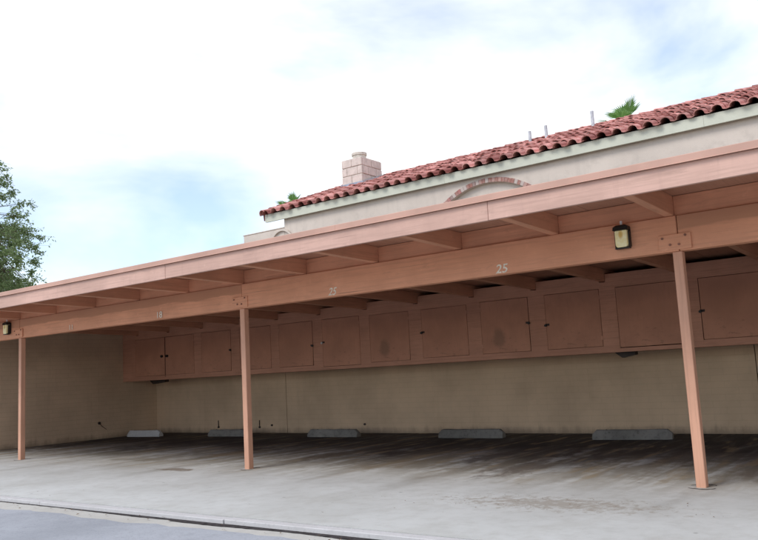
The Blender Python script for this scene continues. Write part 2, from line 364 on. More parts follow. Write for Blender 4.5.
# ------------------------------------------------------------------ ground, road, slab
def sheet(name, x0, x1, y0, y1, z, mat, jag=None, step=0.12):
    """flat sheet whose y1 edge may be ragged"""
    if not jag:
        o = py(name, [(x0, y0, z), (x1, y0, z), (x1, y1, z), (x0, y1, z)], [(0, 1, 2, 3)], mat)
    else:
        n = int((x1-x0)/step); V, F = [], []
        a = 0
        for i in range(n+1):
            x = x0+(x1-x0)*i/n; a = a*0.82 + random.uniform(-1, 1)*jag*0.5
            V += [(x, y0, z), (x, y1 + a + 0.02*math.sin(x*0.9) + 0.015*math.sin(x*2.3), z)]
        for i in range(n): F.append((2*i, 2*i+2, 2*i+3, 2*i+1))
        o = py(name, V, F, mat)
    o['kind'] = 'structure'; return o
sheet('ground', -900, 900, -900, 900, -0.30, M_GROUND)
sheet('road', -60, 40, -17, -3.22, -0.036, M_ASPH, jag=0.06)
sheet('gutter', -60, 40, -3.75, -2.945, -0.044, M_GUTTER)
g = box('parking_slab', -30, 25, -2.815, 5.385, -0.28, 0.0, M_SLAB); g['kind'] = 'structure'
# kerb lip: short cast lengths with a worn arris
kx = -30.0; lip = None
klip = link('kerb', None, None, (0, -2.88, 0)); klip['kind'] = 'structure'
while kx < 25:
    L_ = 3.05
    dz = random.uniform(-0.003, 0.003); dy = random.uniform(-0.006, 0.006)
    box('kerb_length', kx+0.004, kx+L_-0.004, -2.945+dy, -2.832, -0.26, -0.002+dz, M_LIP, klip, 0.004)
    kx += L_
# wet black dirt that collects at the foot of the kerb
V, F = [], []; x = -30.0; wid = 0.02
while x < 20:
    t = 0.006 + 0.055*max(0, math.sin(x*0.55+4.6))*max(0, math.sin(x*1.7+1.0)*0.5+0.5) + random.uniform(0, 0.012)
    if -6.3 < x < -2.4: t += 0.045 + 0.02*math.sin(x*3.1)
    V += [(x, -2.96-t, -0.040), (x, -2.93, -0.040)]; x += 0.06
for i in range(len(V)//2-1): F.append((2*i, 2*i+2, 2*i+3, 2*i+1))
o = py('gutter_dirt', V, F, M_DIRT); tag(o, 'black line of wet dirt along the foot of the kerb', 'dirt'); o['kind'] = 'stuff'
# dry leaf crumbs
V, F = [], []
for k in range(330):
    if k < 120: cx, cy = random.gauss(-3.2, 0.8), random.gauss(-1.3, 0.2); s = random.uniform(0.003, 0.010)
    elif k < 240: cx, cy = random.uniform(-14, 1), random.uniform(-2.7, 4.0); s = random.uniform(0.004, 0.013)
    else: cx, cy = random.uniform(-12, 1), random.uniform(-3.2, -2.96); s = random.uniform(0.006, 0.022)
    z0 = 0.004 if cy > -2.9 else -0.034
    a = random.uniform(0, 6.3); i = len(V)
    for q in range(4):
        rr = s*(1 if q % 2 else 0.55); t = a+q*math.pi/2
        V.append((cx+rr*math.cos(t), cy+rr*math.sin(t), z0+random.uniform(0, s*0.5)))
    F.append((i, i+1, i+2, i+3))
o = py('leaf_litter', V, F, M_LITTER); tag(o, 'dry brown leaf crumbs scattered over the concrete', 'litter'); o['kind'] = 'stuff'

# ------------------------------------------------------------------ carport
SL = -0.024                                       # roof falls towards the wall
def zb(y): return 2.602 + SL*y                    # underside of rafters
def zd(y): return 2.800 + SL*y                    # underside of decking
XL, XR = -17.72, 10.2
PX = [-14.3821, -8.3465, -2.2276, 3.868, 9.96]
RX = [-2.262 + 1.2135*k for k in range(-12, 11)]  # rafter centres
car = thing('carport', 'long open carport with terracotta brown beams, slim posts and flat overhanging roof', 'carport', (-5, 0, 0))
FY = -1.25
# rafters
for x in RX:
    w_ = 0.045
    if x-w_ < XL or x > XR: continue
    y0, y1 = FY+0.002, 5.36
    dz = random.uniform(-0.004, 0.004)
    hexa('rafter', [(x-w_, y0, zb(y0)+dz), (x+w_, y0, zb(y0)+dz), (x+w_, y1, zb(y1)+dz), (x-w_, y1, zb(y1)+dz),
                    (x-w_, y0, zd(y0)-0.001), (x+w_, y0, zd(y0)-0.001), (x+w_, y1, zd(y1)-0.001), (x-w_, y1, zd(y1)-0.001)], M_RAFT, car, 0.004)
# decking boards, laid across the rafters; sheets seen from below
dx = XL
while dx < XR:
    e = min(dx+2.44, XR)
    y0, y1 = FY+0.004, 5.62
    hexa('deck_sheet', [(dx+0.003, y0, zd(y0)), (e-0.003, y0, zd(y0)), (e-0.003, y1, zd(y1)), (dx+0.003, y1, zd(y1)),
                        (dx+0.003, y0, zd(y0)+0.022), (e-0.003, y0, zd(y0)+0.022), (e-0.003, y1, zd(y1)+0.022), (dx+0.003, y1, zd(y1)+0.022)], M_DECK, car)
    dx = e
hexa('roofing_felt', [(XL, FY, zd(FY)+0.026), (XR, FY, zd(FY)+0.026), (XR, 5.64, zd(5.64)+0.026), (XL, 5.64, zd(5.64)+0.026),
                      (XL, FY, zd(FY)+0.034), (XR, FY, zd(FY)+0.034), (XR, 5.64, zd(5.64)+0.034), (XL, 5.64, zd(5.64)+0.034)], M_ROOFING, car)
# fascia boards with butt joints, drip edge above
fx = [XL-0.03, -13.35, -8.47, -3.597, 1.28, 6.16, XR+0.03]
for a, b in zip(fx, fx[1:]):
    s = random.uniform(-0.003, 0.003)
    box('fascia_board', a+0.0015, b-0.0015, FY-0.038+s*0.5, FY, 2.6215+s, 2.812, M_FASC, car, 0.004)
dxs = [XL-0.05, -14.6, -11.6, -8.55, -5.5, -2.45, 0.6, 3.65, 6.7, XR+0.05]
for k, (a, b) in enumerate(zip(dxs, dxs[1:])):
    s = 0.0015 if k % 2 else 0
    V, F = [], []
    prof = [(FY-0.0395, 2.8145), (FY-0.066-s, 2.806), (FY-0.070-s, 2.809), (FY-0.055-s, 2.819), (FY-0.051-s, 2.872), (FY-0.046-s, 2.878), (FY+0.12, 2.874), (FY+0.12, 2.868), (FY-0.0395, 2.868)]
    n = len(prof)
    for X in (a, b):
        for (y, z) in prof: V.append((X-(a+b)/2, y-FY, z-2.84))
    for i in range(n): F.append((i, (i+1) % n, n+(i+1) % n, n+i))
    F += [tuple(range(n))[::-1], tuple(range(n, 2*n))]
    py('roof_edge_flashing', V, F, M_DRIP, ((a+b)/2, FY, 2.84), car)
box('rake_board', XL-0.034, XL, FY+0.003, 5.6, 2.60, 2.84, M_FASC, car, 0.003)
# beams, spliced over the posts
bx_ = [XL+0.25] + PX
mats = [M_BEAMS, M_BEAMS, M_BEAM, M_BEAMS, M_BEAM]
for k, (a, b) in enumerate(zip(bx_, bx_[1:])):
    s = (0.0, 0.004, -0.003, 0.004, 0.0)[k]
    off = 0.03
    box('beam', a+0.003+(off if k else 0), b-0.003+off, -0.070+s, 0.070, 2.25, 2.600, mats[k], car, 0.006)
# blocking between rafters, set back on the beam
for a, b in zip(RX, RX[1:]):
    if a < XL+0.1: continue
    box('blocking', a+0.046, b-0.046, -0.046+random.uniform(-0.004, 0.004), 0.0, 2.6025, zd(0)-0.003, M_PLY if False else M_BEAM, car, 0.003)
# posts on square footings
for k, x in enumerate(PX):
    tw = random.uniform(-0.004, 0.004)
    p = hexa('post', [(x-0.046, -0.046, -0.02), (x+0.046, -0.046, -0.02), (x+0.046, 0.046, -0.02), (x-0.046, 0.046, -0.02),
                      (x-0.046+tw, -0.046, 2.249), (x+0.046+tw, -0.046, 2.249), (x+0.046+tw, 0.046, 2.249), (x-0.046+tw, 0.046, 2.249)], M_POST, car, 0.006)
    # bracket plate with four bolts over the splice
    dw = 0.155
    pl = box('bracket_plate', x-dw, x+dw, -0.086, -0.071, 2.262, 2.417, M_BEAM, car, 0.003)
    for (bx, bz) in ((-0.115, 2.385), (0.105, 2.395), (-0.045, 2.315), (0.040, 2.312)):
        cyl('bolt', (x+bx, -0.097, bz), (x+bx, -0.0855, bz), 0.0125, M_BOLT, pl, 6)
    # joint ring where the post is cast into the slab
    if k < 4:
        n = 28; V, F = [], []; ph = random.uniform(0, 6)
        for q in range(n):
            t = 2*math.pi*q/n; r0 = 0.135+0.015*math.sin(3*t+ph)+random.uniform(-.006, .006); wd = max(0.004, 0.012+0.012*math.sin(2*t+ph)+random.uniform(-.006, .006))
            V += [(r0*math.cos(t), r0*math.sin(t), 0.003), ((r0+wd)*math.cos(t), (r0+wd)*math.sin(t), 0.003)]
        for q in range(n):
            if math.sin(2*math.pi*q/n*2+ph+0.6) > -0.35: F.append((2*q, 2*q+1, (2*q+3) % (2*n), (2*q+2) % (2*n)))
        py('footing_joint', V, F, M_DIRT, (x, 0, 0), car)
# painted stall numbers on the beam
def number(txt, x, z, h, wid, shear):
    cu = bpy.data.curves.new('t', 'FONT'); cu.body = txt; cu.size = 1; cu.extrude = 0.0; cu.shear = shear; cu.offset = 0.012
    to = bpy.data.objects.new('t', cu); COL.objects.link(to); bpy.context.view_layer.update()
    me = bpy.data.meshes.new_from_object(to.evaluated_get(bpy.context.evaluated_depsgraph_get()))
    bpy.data.objects.remove(to)
    xs = [v.co.x for v in me.vertices]; ys = [v.co.y for v in me.vertices]
    for v in me.vertices:
        a = (v.co.x-min(xs))/(max(xs)-min(xs)) - 0.5; b = (v.co.y-min(ys))/(max(ys)-min(ys)) - 0.5
        v.co = (a*wid, 0, b*h)
    me.materials.clear(); me.name = 'stall_number'
    n = link('stall_number', me, M_CREAMPAINT, (x, -0.0762, z), car)
    n['label'] = 'cream painted stall number ' + txt
number('25', -4.13, 2.312, 0.100, 0.155, 0.18)
number('25', -6.61, 2.316, 0.100, 0.150, 0.35)
number('18', -10.17, 2.322, 0.100, 0.125, 0)
number('11', -12.63, 2.318, 0.085, 0.090, 0)

# ------------------------------------------------------------------ walls under the carport
XE, YW = -17.436, 5.384
bw = thing('block_wall', 'long tan painted block wall behind the wheel stops, under the storage cabinets', 'wall', (-5, YW, 0))
js = [XE-0.0, -12.732, -2.752, XR]
for a, b in zip(js, js[1:]):
    box('wall_section', a+0.007, b-0.007, YW, YW+0.2, -0.25, zd(YW+0.2)-0.004, M_WALLX, bw)
box('joint_filler', js[0]+0.01, js[-1]-0.01, YW+0.03, YW+0.17, -0.24, zd(YW)-0.02, M_DARK, bw)
for (x, z) in ((-15.03, 0.137), (-13.61, 0.133), (-13.21, 0.177), (-10.48, 0.186)):
    cyl('pipe_stub', (x, YW-0.03, z), (x, YW+0.05, z), 0.022, M_DARKIRON, bw, 10)
    if x in (-15.03, -13.61): cyl('pipe_stub', (x, YW-0.018, z+0.01), (x, YW-0.018, z+0.16), 0.010, M_DARKIRON, bw, 8)
ew = thing('block_wall', 'tan painted block wall closing the far left end of the carport', 'wall', (XE-0.1, 2.5, 0))
box('wall_section', XE-0.2, XE, -0.03, YW+0.2, -0.25, 2.585, M_WALLY, ew)
cyl('pipe_stub', (XE-0.03, 3.66, 0.386), (XE+0.025, 3.66, 0.386), 0.035, M_DARKIRON, ew, 10)
V, F = tube_geo([(XE+0.012, 3.66, 0.386), (XE+0.012, 3.74, 0.30), (XE+0.012, 3.86, 0.22)], [0.006]*3, 6)
py('conduit', V, F, M_DARKIRON, (0, 0, 0), ew)

# ------------------------------------------------------------------ storage cabinets along the wall
YC, ZC0, ZC1 = 4.361, 1.357, 2.620
cab = thing('storage_cabinet', 'long brown painted storage cabinet bank hung along the wall above the parking stalls', 'cabinet', (-5, 4.9, ZC0))
doors = [(-16.90, -15.755), (-15.735, -14.675), (-14.41, -13.41), (-13.13, -12.155), (-11.915, -10.94), (-10.68, -9.70), (-9.45, -8.51),
         (-8.22, -7.235), (-6.956, -6.02), (-5.715, -4.756), (-4.487, -3.53), (-3.22, -2.26), (-1.99, -1.02), (-0.74, 0.23), (0.50, 1.45), (1.72, 2.70),
         (2.96, 3.92), (4.18, 5.14), (5.40, 6.36), (6.62, 7.58), (7.84, 8.80)]
ztop = [2.378]*len(doors); zbot = [1.468]*len(doors)
zbot[5] = 1.425; zbot[6] = 1.45; ztop[6] = 2.362; ztop[7] = 2.362; zbot[10] = 1.43
TH = 0.018
CX0, CX1 = XE+0.005, 9.9
CY1 = YW-0.006
# carcass
box('cabinet_floor', CX0, CX1, YC+TH+0.001, CY1, ZC0+0.004, ZC0+0.024, M_PLY, cab)
box('cabinet_back', CX0, CX1, CY1-0.014, CY1-0.001, ZC0+0.025, 2.47, M_DARK, cab)
box('cabinet_top', CX0, CX1, YC+TH+0.001, CY1-0.016, 2.455, 2.472, M_PLY, cab)
# face frame: lower rail, upper rail notched round the rafters, stiles
box('lower_rail', CX0, CX1, YC, YC+TH, ZC0, 1.419, M_PLY, cab, 0.002)
box('upper_rail', CX0, CX1, YC, YC+TH, 2.3845, 2.4835, M_PLY, cab, 0.002)
segs = [CX0] + [v for x in RX if CX0+0.1 < x < CX1-0.1 for v in (x-0.051, x+0.051)] + [CX1]
for a, b in zip(segs[::2], segs[1::2]):
    if b-a > 0.05: box('notched_rail', a, b, YC+0.001, YC+TH-0.001, 2.4837, ZC1+random.uniform(-0.012, 0.006), M_PLY, cab)
ed = [CX0] + [v for d in doors for v in d] + [CX1]
for a, b in zip(ed[::2], ed[1::2]):
    if b-a > 0.05: box('stile', a, b, YC+0.0012, YC+TH-0.001, 1.4193, 2.3843, M_PLY, cab, 0.0015)
hasps = {0: 'R', 1: 'L', 2: 'R', 4: 'R', 5: 'L', 7: 'L', 8: 'R', 9: 'L', 11: 'L', 13: 'R', 14: 'L', 16: 'R'}
gapw = {2: 0.010, 3: 0.008, 4: 0.012, 8: 0.010, 11: 0.010}
for i, (a, b) in enumerate(doors):
    g = random.uniform(0.005, 0.008)
    side = hasps.get(i)
    ga = gapw.get(i, g) if side == 'L' or i == 3 else g; gb = gapw.get(i, g) if side == 'R' else g
    # filler rails above and below a door that does not fill the opening
    if zbot[i] > 1.43: box('door_sill_rail', a+0.0003, b-0.0003, YC+0.0012, YC+TH-0.002, 1.4193, zbot[i]-0.005, M_PLY, cab)
    if ztop[i] < 2.37: box('door_head_rail', a+0.0003, b-0.0003, YC+0.0012, YC+TH-0.002, ztop[i]+0.005, 2.3843, M_PLY, cab)
    d = box('cabinet_door', a+ga, b-gb, YC-0.002+random.uniform(-0.003, 0.002), YC+TH-0.004, zbot[i], ztop[i], M_DOORA if i in (6, 8) else M_DOOR, cab, 0.003)
    d.rotation_euler = (random.uniform(-0.004, 0.001), random.uniform(-0.0025, 0.0025), 0)
    zm = 1.90 + random.uniform(-0.03, 0.05)
    if side:
        x = (b-0.012) if side == 'R' else (a+0.012); sg = 1 if side == 'R' else -1
        if i < 2:
            x = (b-0.09) if side == 'R' else (a+0.09)
            cyl('knob', (x, YC-0.045, 1.92), (x, YC-0.002, 1.92), 0.030, M_BLACK, d, 12)
        else:
            box('hasp', x-0.05*sg if sg > 0 else x-0.02, x+0.02 if sg > 0 else x+0.05, YC-0.010, YC-0.0055, zm-0.017, zm+0.017, M_DARKIRON, d)
            cyl('padlock', (x+0.012*sg, YC-0.038, zm-0.012), (x+0.012*sg, YC-0.0105, zm-0.012), 0.021, M_STEEL if i == 5 else M_BLACK, d, 10)
    hx = a+0.012 if side == 'R' else b-0.012
    for hz in (zbot[i]+0.13, ztop[i]-0.13):
        box('hinge', hx-0.016, hx+0.016, YC-0.0075, YC-0.0045, hz-0.032, hz+0.032, M_PLY, d)
# brackets below
for (a, b) in ((-16.75, -16.15), (-4.70, -4.36)):
    hexa('bracket', [(a+0.12, YC+0.3, ZC0-0.09), (b, YC+0.3, ZC0-0.05), (b, YC+0.42, ZC0-0.05), (a+0.12, YC+0.42, ZC0-0.09),
                     (a, YC+0.3, ZC0+0.003), (b, YC+0.3, ZC0+0.003), (b, YC+0.42, ZC0+0.003), (a, YC+0.42, ZC0+0.003)], M_DARKIRON, cab)

# ------------------------------------------------------------------ concrete wheel stops
def wheel_stop(cx, cy, ln, rz, mat, label):
    h, b, t, e = 0.150, 0.085, 0.052, 0.07
    bm = bmesh.new(); secs = []
    xs = [(-ln/2, 0.80), (-ln/2+e, 1.0)] + [(-ln/2+e+(ln-2*e)*k/8, 1.0) for k in range(1, 8)] + [(ln/2-e, 1.0), (ln/2, 0.80)]
    for k, (x, s) in enumerate(xs):
        endf = 0.62 if k in (0, len(xs)-1) else 1
        j = lambda q: random.uniform(-q, q)
        secs.append([bm.verts.new(v) for v in ((x, -b*s, 0), (x, -b*s+j(.002), 0.045), (x, -t*s+j(.004), h*endf-0.012+j(.006)), (x, -t*s+0.014, h*endf+j(.004)),
                                               (x, t*s-0.014, h*endf+j(.004)), (x, t*s, h*endf-0.012), (x, b*s, 0.045), (x, b*s, 0))])
    for p, q in zip(secs, secs[1:]):
        for i in range(8): bm.faces.new((p[i], p[(i+1) % 8], q[(i+1) % 8], q[i]))
    bm.faces.new(secs[0][::-1]); bm.faces.new(secs[-1]); bmesh.ops.recalc_face_normals(bm, faces=bm.faces)
    me = bpy.data.meshes.new('body'); bm.to_mesh(me); bm.free(); me.materials.append(mat)
    r = link('wheel_stop', None, None, (cx, cy, 0.0)); tag(r, label, 'wheel stop', 'concrete wheel stops in front of the block wall')
    r.rotation_euler.z = rz
    o = bpy.data.objects.new('body', me); COL.objects.link(o); o.parent = r
    for sx in (-0.32, 0.32):
        V, F = tube_geo([(sx*ln, 0, h-0.01), (sx*ln, 0, h+0.006)], [0.012, 0.011], 8)
        pm = bpy.data.meshes.new('anchor_pin'); pm.from_pydata(V, [], F); pm.materials.append(M_DARKIRON)
        q = bpy.data.objects.new('anchor_pin', pm); COL.objects.link(q); q.parent = r
wheel_stop(-16.60, 4.38, 1.12, 0.10, M_STOPW, 'pale, nearly white concrete wheel stop in the far left corner')
wheel_stop(-13.80, 4.58, 1.24, 0.03, M_STOP, 'grey concrete wheel stop partly hidden behind the middle post')
wheel_stop(-10.68, 4.58, 1.28, 0.04, M_STOP, 'grey concrete wheel stop just right of the middle post')
wheel_stop(-7.42, 4.55, 1.30, 0.03, M_STOP, 'grey concrete wheel stop midway between the middle and right posts')
wheel_stop(-4.46, 4.45, 1.22, 0.12, M_STOP, 'grey concrete wheel stop nearest the right post, slightly skewed')

# ------------------------------------------------------------------ wall lanterns on the beam
def lantern(x, label):
    r = thing('wall_lantern', label, 'lantern', (x, -0.075, 2.34), 'black lanterns on the carport beam')
    z0, z1 = 2.340, 2.578; hw = 0.071
    box('back_plate', x-hw-0.004, x+hw+0.004, -0.090, -0.0715, z0+0.012, z1-0.02, M_BLACK, r, 0.004)
    # cap: flared hood
    V, F = [], []
    for (zz, hx, y0) in ((z1-0.055, hw+0.006, -0.172), (z1-0.020, hw+0.004, -0.166), (z1, hw-0.025, -0.145)):
        for (sx, y) in ((-1, y0), (1, y0), (1, -0.0885), (-1, -0.0885)): V.append((sx*hx, y+0.075, zz-2.34))
    for lv in (0, 1):
        for q in range(4): F.append((lv*4+q, lv*4+(q+1) % 4, lv*4+4+(q+1) % 4, lv*4+4+q))
    F += [(3, 2, 1, 0), (8, 9, 10, 11)]
    py('cap', V, F, M_BLACK, (x, -0.075, 2.34), r)
    cyl('finial', (x, -0.118, z1), (x, -0.118, z1+0.042), 0.012, M_FINIAL, r, 10)
    # glass diffuser with rounded lower corners
    bm = bmesh.new(); hz0, hz1 = z0+0.010, z1-0.056
    prof = [(-1, hz1), (-1, hz0+0.028), (-0.90, hz0+0.010), (-0.72, hz0), (0.72, hz0), (0.90, hz0+0.010), (1, hz0+0.028), (1, hz1)]
    A = [bm.verts.new((u*(hw-0.010), -0.164+0.138, v-(hz0+hz1)/2)) for u, v in prof]; B = [bm.verts.new((u*(hw-0.006), -0.091+0.138, v-(hz0+hz1)/2)) for u, v in prof]
    bm.faces.new(A); bm.faces.new(B[::-1])
    for i in range(8): bm.faces.new((A[i], B[i], B[(i+1) % 8], A[(i+1) % 8]))
    bmesh.ops.recalc_face_normals(bm, faces=bm.faces)
    bevel_bm(bm, 0.006)
    me = bpy.data.meshes.new('glass'); bm.to_mesh(me); bm.free()
    link('glass', me, M_GLASS, (x, -0.138, (hz0+hz1)/2), r)
    # cage: two side straps and a bottom rail
    for s in (-1, 1):
        box('cage_strap', x+s*hw-0.005, x+s*hw+0.005, -0.135, -0.0905, z0+0.010, z1-0.064, M_BLACK, r, 0.003)
    box('cage_rail', x-hw-0.002, x+hw+0.002, -0.156, -0.0905, z0-0.004, z0+0.0085, M_BLACK, r, 0.003)
lantern(-2.725, 'black wall lantern with yellow glass on the beam beside the right post')
lantern(-14.72, 'black wall lantern with yellow glass at the left edge, beside the left post')

# ------------------------------------------------------------------ house behind
YE = 8.25; YH = 8.38; HX0, HX1 = -15.42, 6.0; T = 0.364; RL = 4.5
house = thing('stucco_house', 'cream stucco house with red tile roof rising behind the carport', 'house', (-5, YH, 0))
# wall with an arched niche
AC, AR, AZ = -8.84, 2.02, 3.655                  # arch centre x, radius, centre z (outer edge peaks at 5.69)
def stucco_wall():
    bm = bmesh.new(); zt = 5.86; ai = AR-0.11; a_max = math.radians(60)
    pts = [(AC+ai*math.sin(a), AZ+ai*math.cos(a)) for a in [a_max*(k/16) for k in range(-16, 17)]]
    zs = pts[0][1]; xl, xr = pts[0][0], pts[-1][0]; D = 0.10
    def vert(x, z, y=0): return bm.verts.new((x, YH+y, z))
    f = [vert(x, z) for x, z in pts]; k_ = [vert(x, z, D) for x, z in pts]
    tl, tr = vert(HX0, zt), vert(HX1, zt); bl, br_ = vert(HX0, -0.3), vert(HX1, -0.3)
    sl, sr = vert(xl, 2.2), vert(xr, 2.2); sl2, sr2 = vert(xl, 2.2, D), vert(xr, 2.2, D)
    tops = [vert(x, zt) for x, z in pts]
    for i in range(len(pts)-1):
        bm.faces.new((f[i], f[i+1], tops[i+1], tops[i])); bm.faces.new((f[i+1], f[i], k_[i], k_[i+1]))
    bm.faces.new((tl, bl, sl, f[0], tops[0])); bm.faces.new((bl, br_, sr, sl)); bm.faces.new((sr, br_, tr, tops[-1], f[-1]))
    bm.faces.new([sl2, sr2] + k_[::-1]); bm.faces.new((sl, sl2, k_[0], f[0])); bm.faces.new((sr2, sr, f[-1], k_[-1])); bm.faces.new((sl, sr, sr2, sl2))
    # ends and back
    yb = YH+2*RL-0.26; ym = YE+RL
    for X in (HX0, HX1):
        a = [bm.verts.new(v) for v in ((X, YH, -0.3), (X, yb, -0.3), (X, yb, zt), (X, ym, zt+T*(RL-0.13)), (X, YH, zt))]
        bm.faces.new(a if X == HX1 else a[::-1])
    bm.faces.new([bm.verts.new(v) for v in ((HX0, yb, -0.3), (HX0, yb, zt), (HX1, yb, zt), (HX1, yb, -0.3))])
    bmesh.ops.remove_doubles(bm, verts=bm.verts, dist=0.0005)
    for v in bm.verts: v.co -= Vector((-5, YH, 0))
    me = bpy.data.meshes.new('wall'); bm.to_mesh(me); bm.free(); return link('wall', me, M_STUC, (-5, YH, 0), house)
wallo = stucco_wall()
# arch of bricks on edge
na = 46; a_max = math.radians(58)
for k in range(na):
    a = -a_max + 2*a_max*(k+0.5)/na; da = a_max/na*0.93
    r0, r1 = AR-0.105+random.uniform(-.003, .003), AR+random.uniform(-0.004, 0.004); y0, y1 = YH-0.018-random.uniform(0, 0.006), YH+0.06
    P = []
    for (rr, aa) in ((r0, a-da), (r0, a+da), (r1, a+da), (r1, a-da)): P.append((AC+rr*math.sin(aa), AZ+rr*math.cos(aa)))
    V = [(x, y0, z) for x, z in P] + [(x, y1, z) for x, z in P]
    hexa('arch_brick', V, M_BRICK, house)
# eave trim board
RX0, RX1 = -16.02, 6.6
def ztrim(): return 5.735, 5.965
z0, z1 = ztrim()
tj = [RX0, -9.9, -3.8, 2.3, RX1]
for a, b in zip(tj, tj[1:]):
    box('eave_board', a+0.001, b-0.001, YE, YE+0.045, z0, z1, M_TRIM, house, 0.004)
box('soffit', RX0+0.02, RX1-0.02, YE+0.0455, YH+0.001, 5.80, 5.82, M_TRIM, house)
# roof planes
def roof_plane(y0, z0_, y1, z1_, th):
    return hexa('roof_sheathing', [(RX0+0.01, y0, z0_), (RX1, y0, z0_), (RX1, y1, z1_), (RX0+0.01, y1, z1_), (RX0+0.01, y0, z0_+th), (RX1, y0, z0_+th), (RX1, y1, z1_+th), (RX0+0.01, y1, z1_+th)], M_DARK, house)
ZE = 5.966
roof_plane(YE+0.046, ZE-0.03+0.017, YE+RL, ZE+T*RL-0.03, 0.03)
hexa('roof_sheathing', [(RX0+0.01, YE+RL+0.001, ZE+T*RL-0.03), (RX1, YE+RL+0.001, ZE+T*RL-0.03), (RX1, YE+2*RL, ZE-0.03), (RX0+0.01, YE+2*RL, ZE-0.03),
                        (RX0+0.01, YE+RL+0.001, ZE+T*RL), (RX1, YE+RL+0.001, ZE+T*RL), (RX1, YE+2*RL, ZE), (RX0+0.01, YE+2*RL, ZE)], M_TILE, house)
# gable rake board
hexa('rake_board', [(RX0-0.03, YE, z0), (RX0+0.009, YE, z0), (RX0+0.009, YE+RL, z0+T*RL), (RX0-0.03, YE+RL, z0+T*RL),
                    (RX0-0.03, YE, z1), (RX0+0.009, YE, z1), (RX0+0.009, YE+RL, z1+T*RL), (RX0-0.03, YE+RL, z1+T*RL)], M_TRIM, house)
# S-shaped clay tiles
PW, PLN, EXP = 0.335, 0.43, 0.365
def tile_profile(n=12):
    P = []
    for k in range(8):                            # barrel
        t = math.pi*k/7; P.append((-PW/2+0.105-0.108*math.cos(t), 0.012+0.100*math.sin(t)))
    for k in range(1, 5):                         # pan
        u = k/4; P.append((-PW/2+0.213+u*(PW-0.213+0.022), 0.012-0.020*math.sin(math.pi*u)+0.010*u))
    return P
def tile_mesh():
    P = tile_profile(); n = len(P); V, F = [], []; th = 0.020
    for (y, s, dz) in ((0.0, 1.0, 0.0), (PLN, 0.93, -0.006)):
        for (x, z) in P: V.append((x*s, y, z+dz+th))
        for (x, z) in P: V.append((x*s*0.97, y, z+dz))
    a, b, c, d = 0, n, 2*n, 3*n
    for i in range(n-1):
        F.append((a+i, c+i, c+i+1, a+i+1)[::-1]); F.append((b+i, b+i+1, d+i+1, d+i)[::-1])
        F.append((a+i, a+i+1, b+i+1, b+i)); F.append((c+i, d+i, d+i+1, c+i+1))
    F.append((a, b, d, c)); F.append((a+n-1, c+n-1, d+n-1, b+n-1))
    return V, F
tV, tF = tile_mesh()
tme = bpy.data.meshes.new('roof_tile'); tme.from_pydata(tV, [], tF); tme.materials.append(M_TILE)
bmt = bmesh.new(); bmt.from_mesh(tme); bmesh.ops.recalc_face_normals(bmt, faces=bmt.faces); bmt.to_mesh(tme); bmt.free()
tF = [tuple(p.vertices) for p in tme.polygons]
ang = math.atan(T); ncol = int((RX1-RX0-0.2)/PW); nrow = int((RL/math.cos(ang)-0.10)/EXP)+1
rV, rF = [], []
for r_ in range(nrow):
    for c_ in range(ncol):
        s = -0.10 + r_*EXP + random.uniform(-0.03, 0.03)
        x = RX0+0.17 + c_*PW + random.uniform(-0.006, 0.006)
        y = YE + s*math.cos(ang); z = ZE + s*math.sin(ang) + 0.026 + random.uniform(-0.010, 0.014)
        rot = Matrix.Rotation(random.uniform(-0.035, 0.035), 4, 'Z') @ Matrix.Rotation(ang-0.075+random.uniform(-0.02, 0.02), 4, 'X') @ Matrix.Rotation(random.uniform(-0.03, 0.03), 4, 'Y')
        if s+PLN > RL/math.cos(ang)+0.15: continue
        if r_ < 6 and c_ < 48:
            o = link('roof_tile', tme, None, (x, y, z), house); o.rotation_euler = rot.to_euler()
        else:
            mtx = Matrix.Translation((x, y, z)) @ rot; i0 = len(rV)
            rV += [mtx @ Vector(v) for v in tV]; rF += [tuple(i+i0 for i in f) for f in tF]
o = py('upper_roof_tile', [v-Vector((-5, YE, ZE)) for v in rV], rF, M_TILE, (-5, YE, ZE), house); o['kind'] = 'stuff'
# half-round cap tiles on the ridge and the rake
def barrel_mesh(name, r0, r1, ln, arc=math.pi):
    V, F = [], []; n = 8; th = 0.014
    for (y, r) in ((0, r0), (ln, r1)):
        for q in (0, th):
            for k in range(n+1):
                t = (math.pi-arc)/2 + arc*k/n; V.append(((r-q)*math.cos(t), y, (r-q)*math.sin(t)))
    m_ = n+1
    for i in range(n):
        F += [(i, i+1, 2*m_+i+1, 2*m_+i), (m_+i, 3*m_+i, 3*m_+i+1, m_+i+1), (i, m_+i, m_+i+1, i+1), (2*m_+i, 2*m_+i+1, 3*m_+i+1, 3*m_+i)]
    me = bpy.data.meshes.new(name); me.from_pydata(V, [], F); me.materials.append(M_TILE); return me
rm = barrel_mesh('ridge_tile', 0.125, 0.105, 0.46)
x = RX0-0.02
while x < RX1-0.4:
    o = link('ridge_tile', rm, None, (x, YE+RL, ZE+T*RL+0.02+random.uniform(-0.006, 0.008)), house)
    o.rotation_euler = (Matrix.Rotation(-math.pi/2, 4, 'Z') @ Matrix.Rotation(-0.03, 4, 'X')).to_euler(); x += 0.40
km = barrel_mesh('rake_tile', 0.115, 0.100, 0.44)
s = -0.14
while s < RL/math.cos(ang)-0.1:
    o = link('rake_tile', km, None, (RX0-0.015, YE+s*math.cos(ang), ZE+s*math.sin(ang)+0.055), house)
    o.rotation_euler = (Matrix.Rotation(ang-0.04, 4, 'X') @ Matrix.Rotation(math.radians(-28), 4, 'Y')).to_euler(); s += 0.365
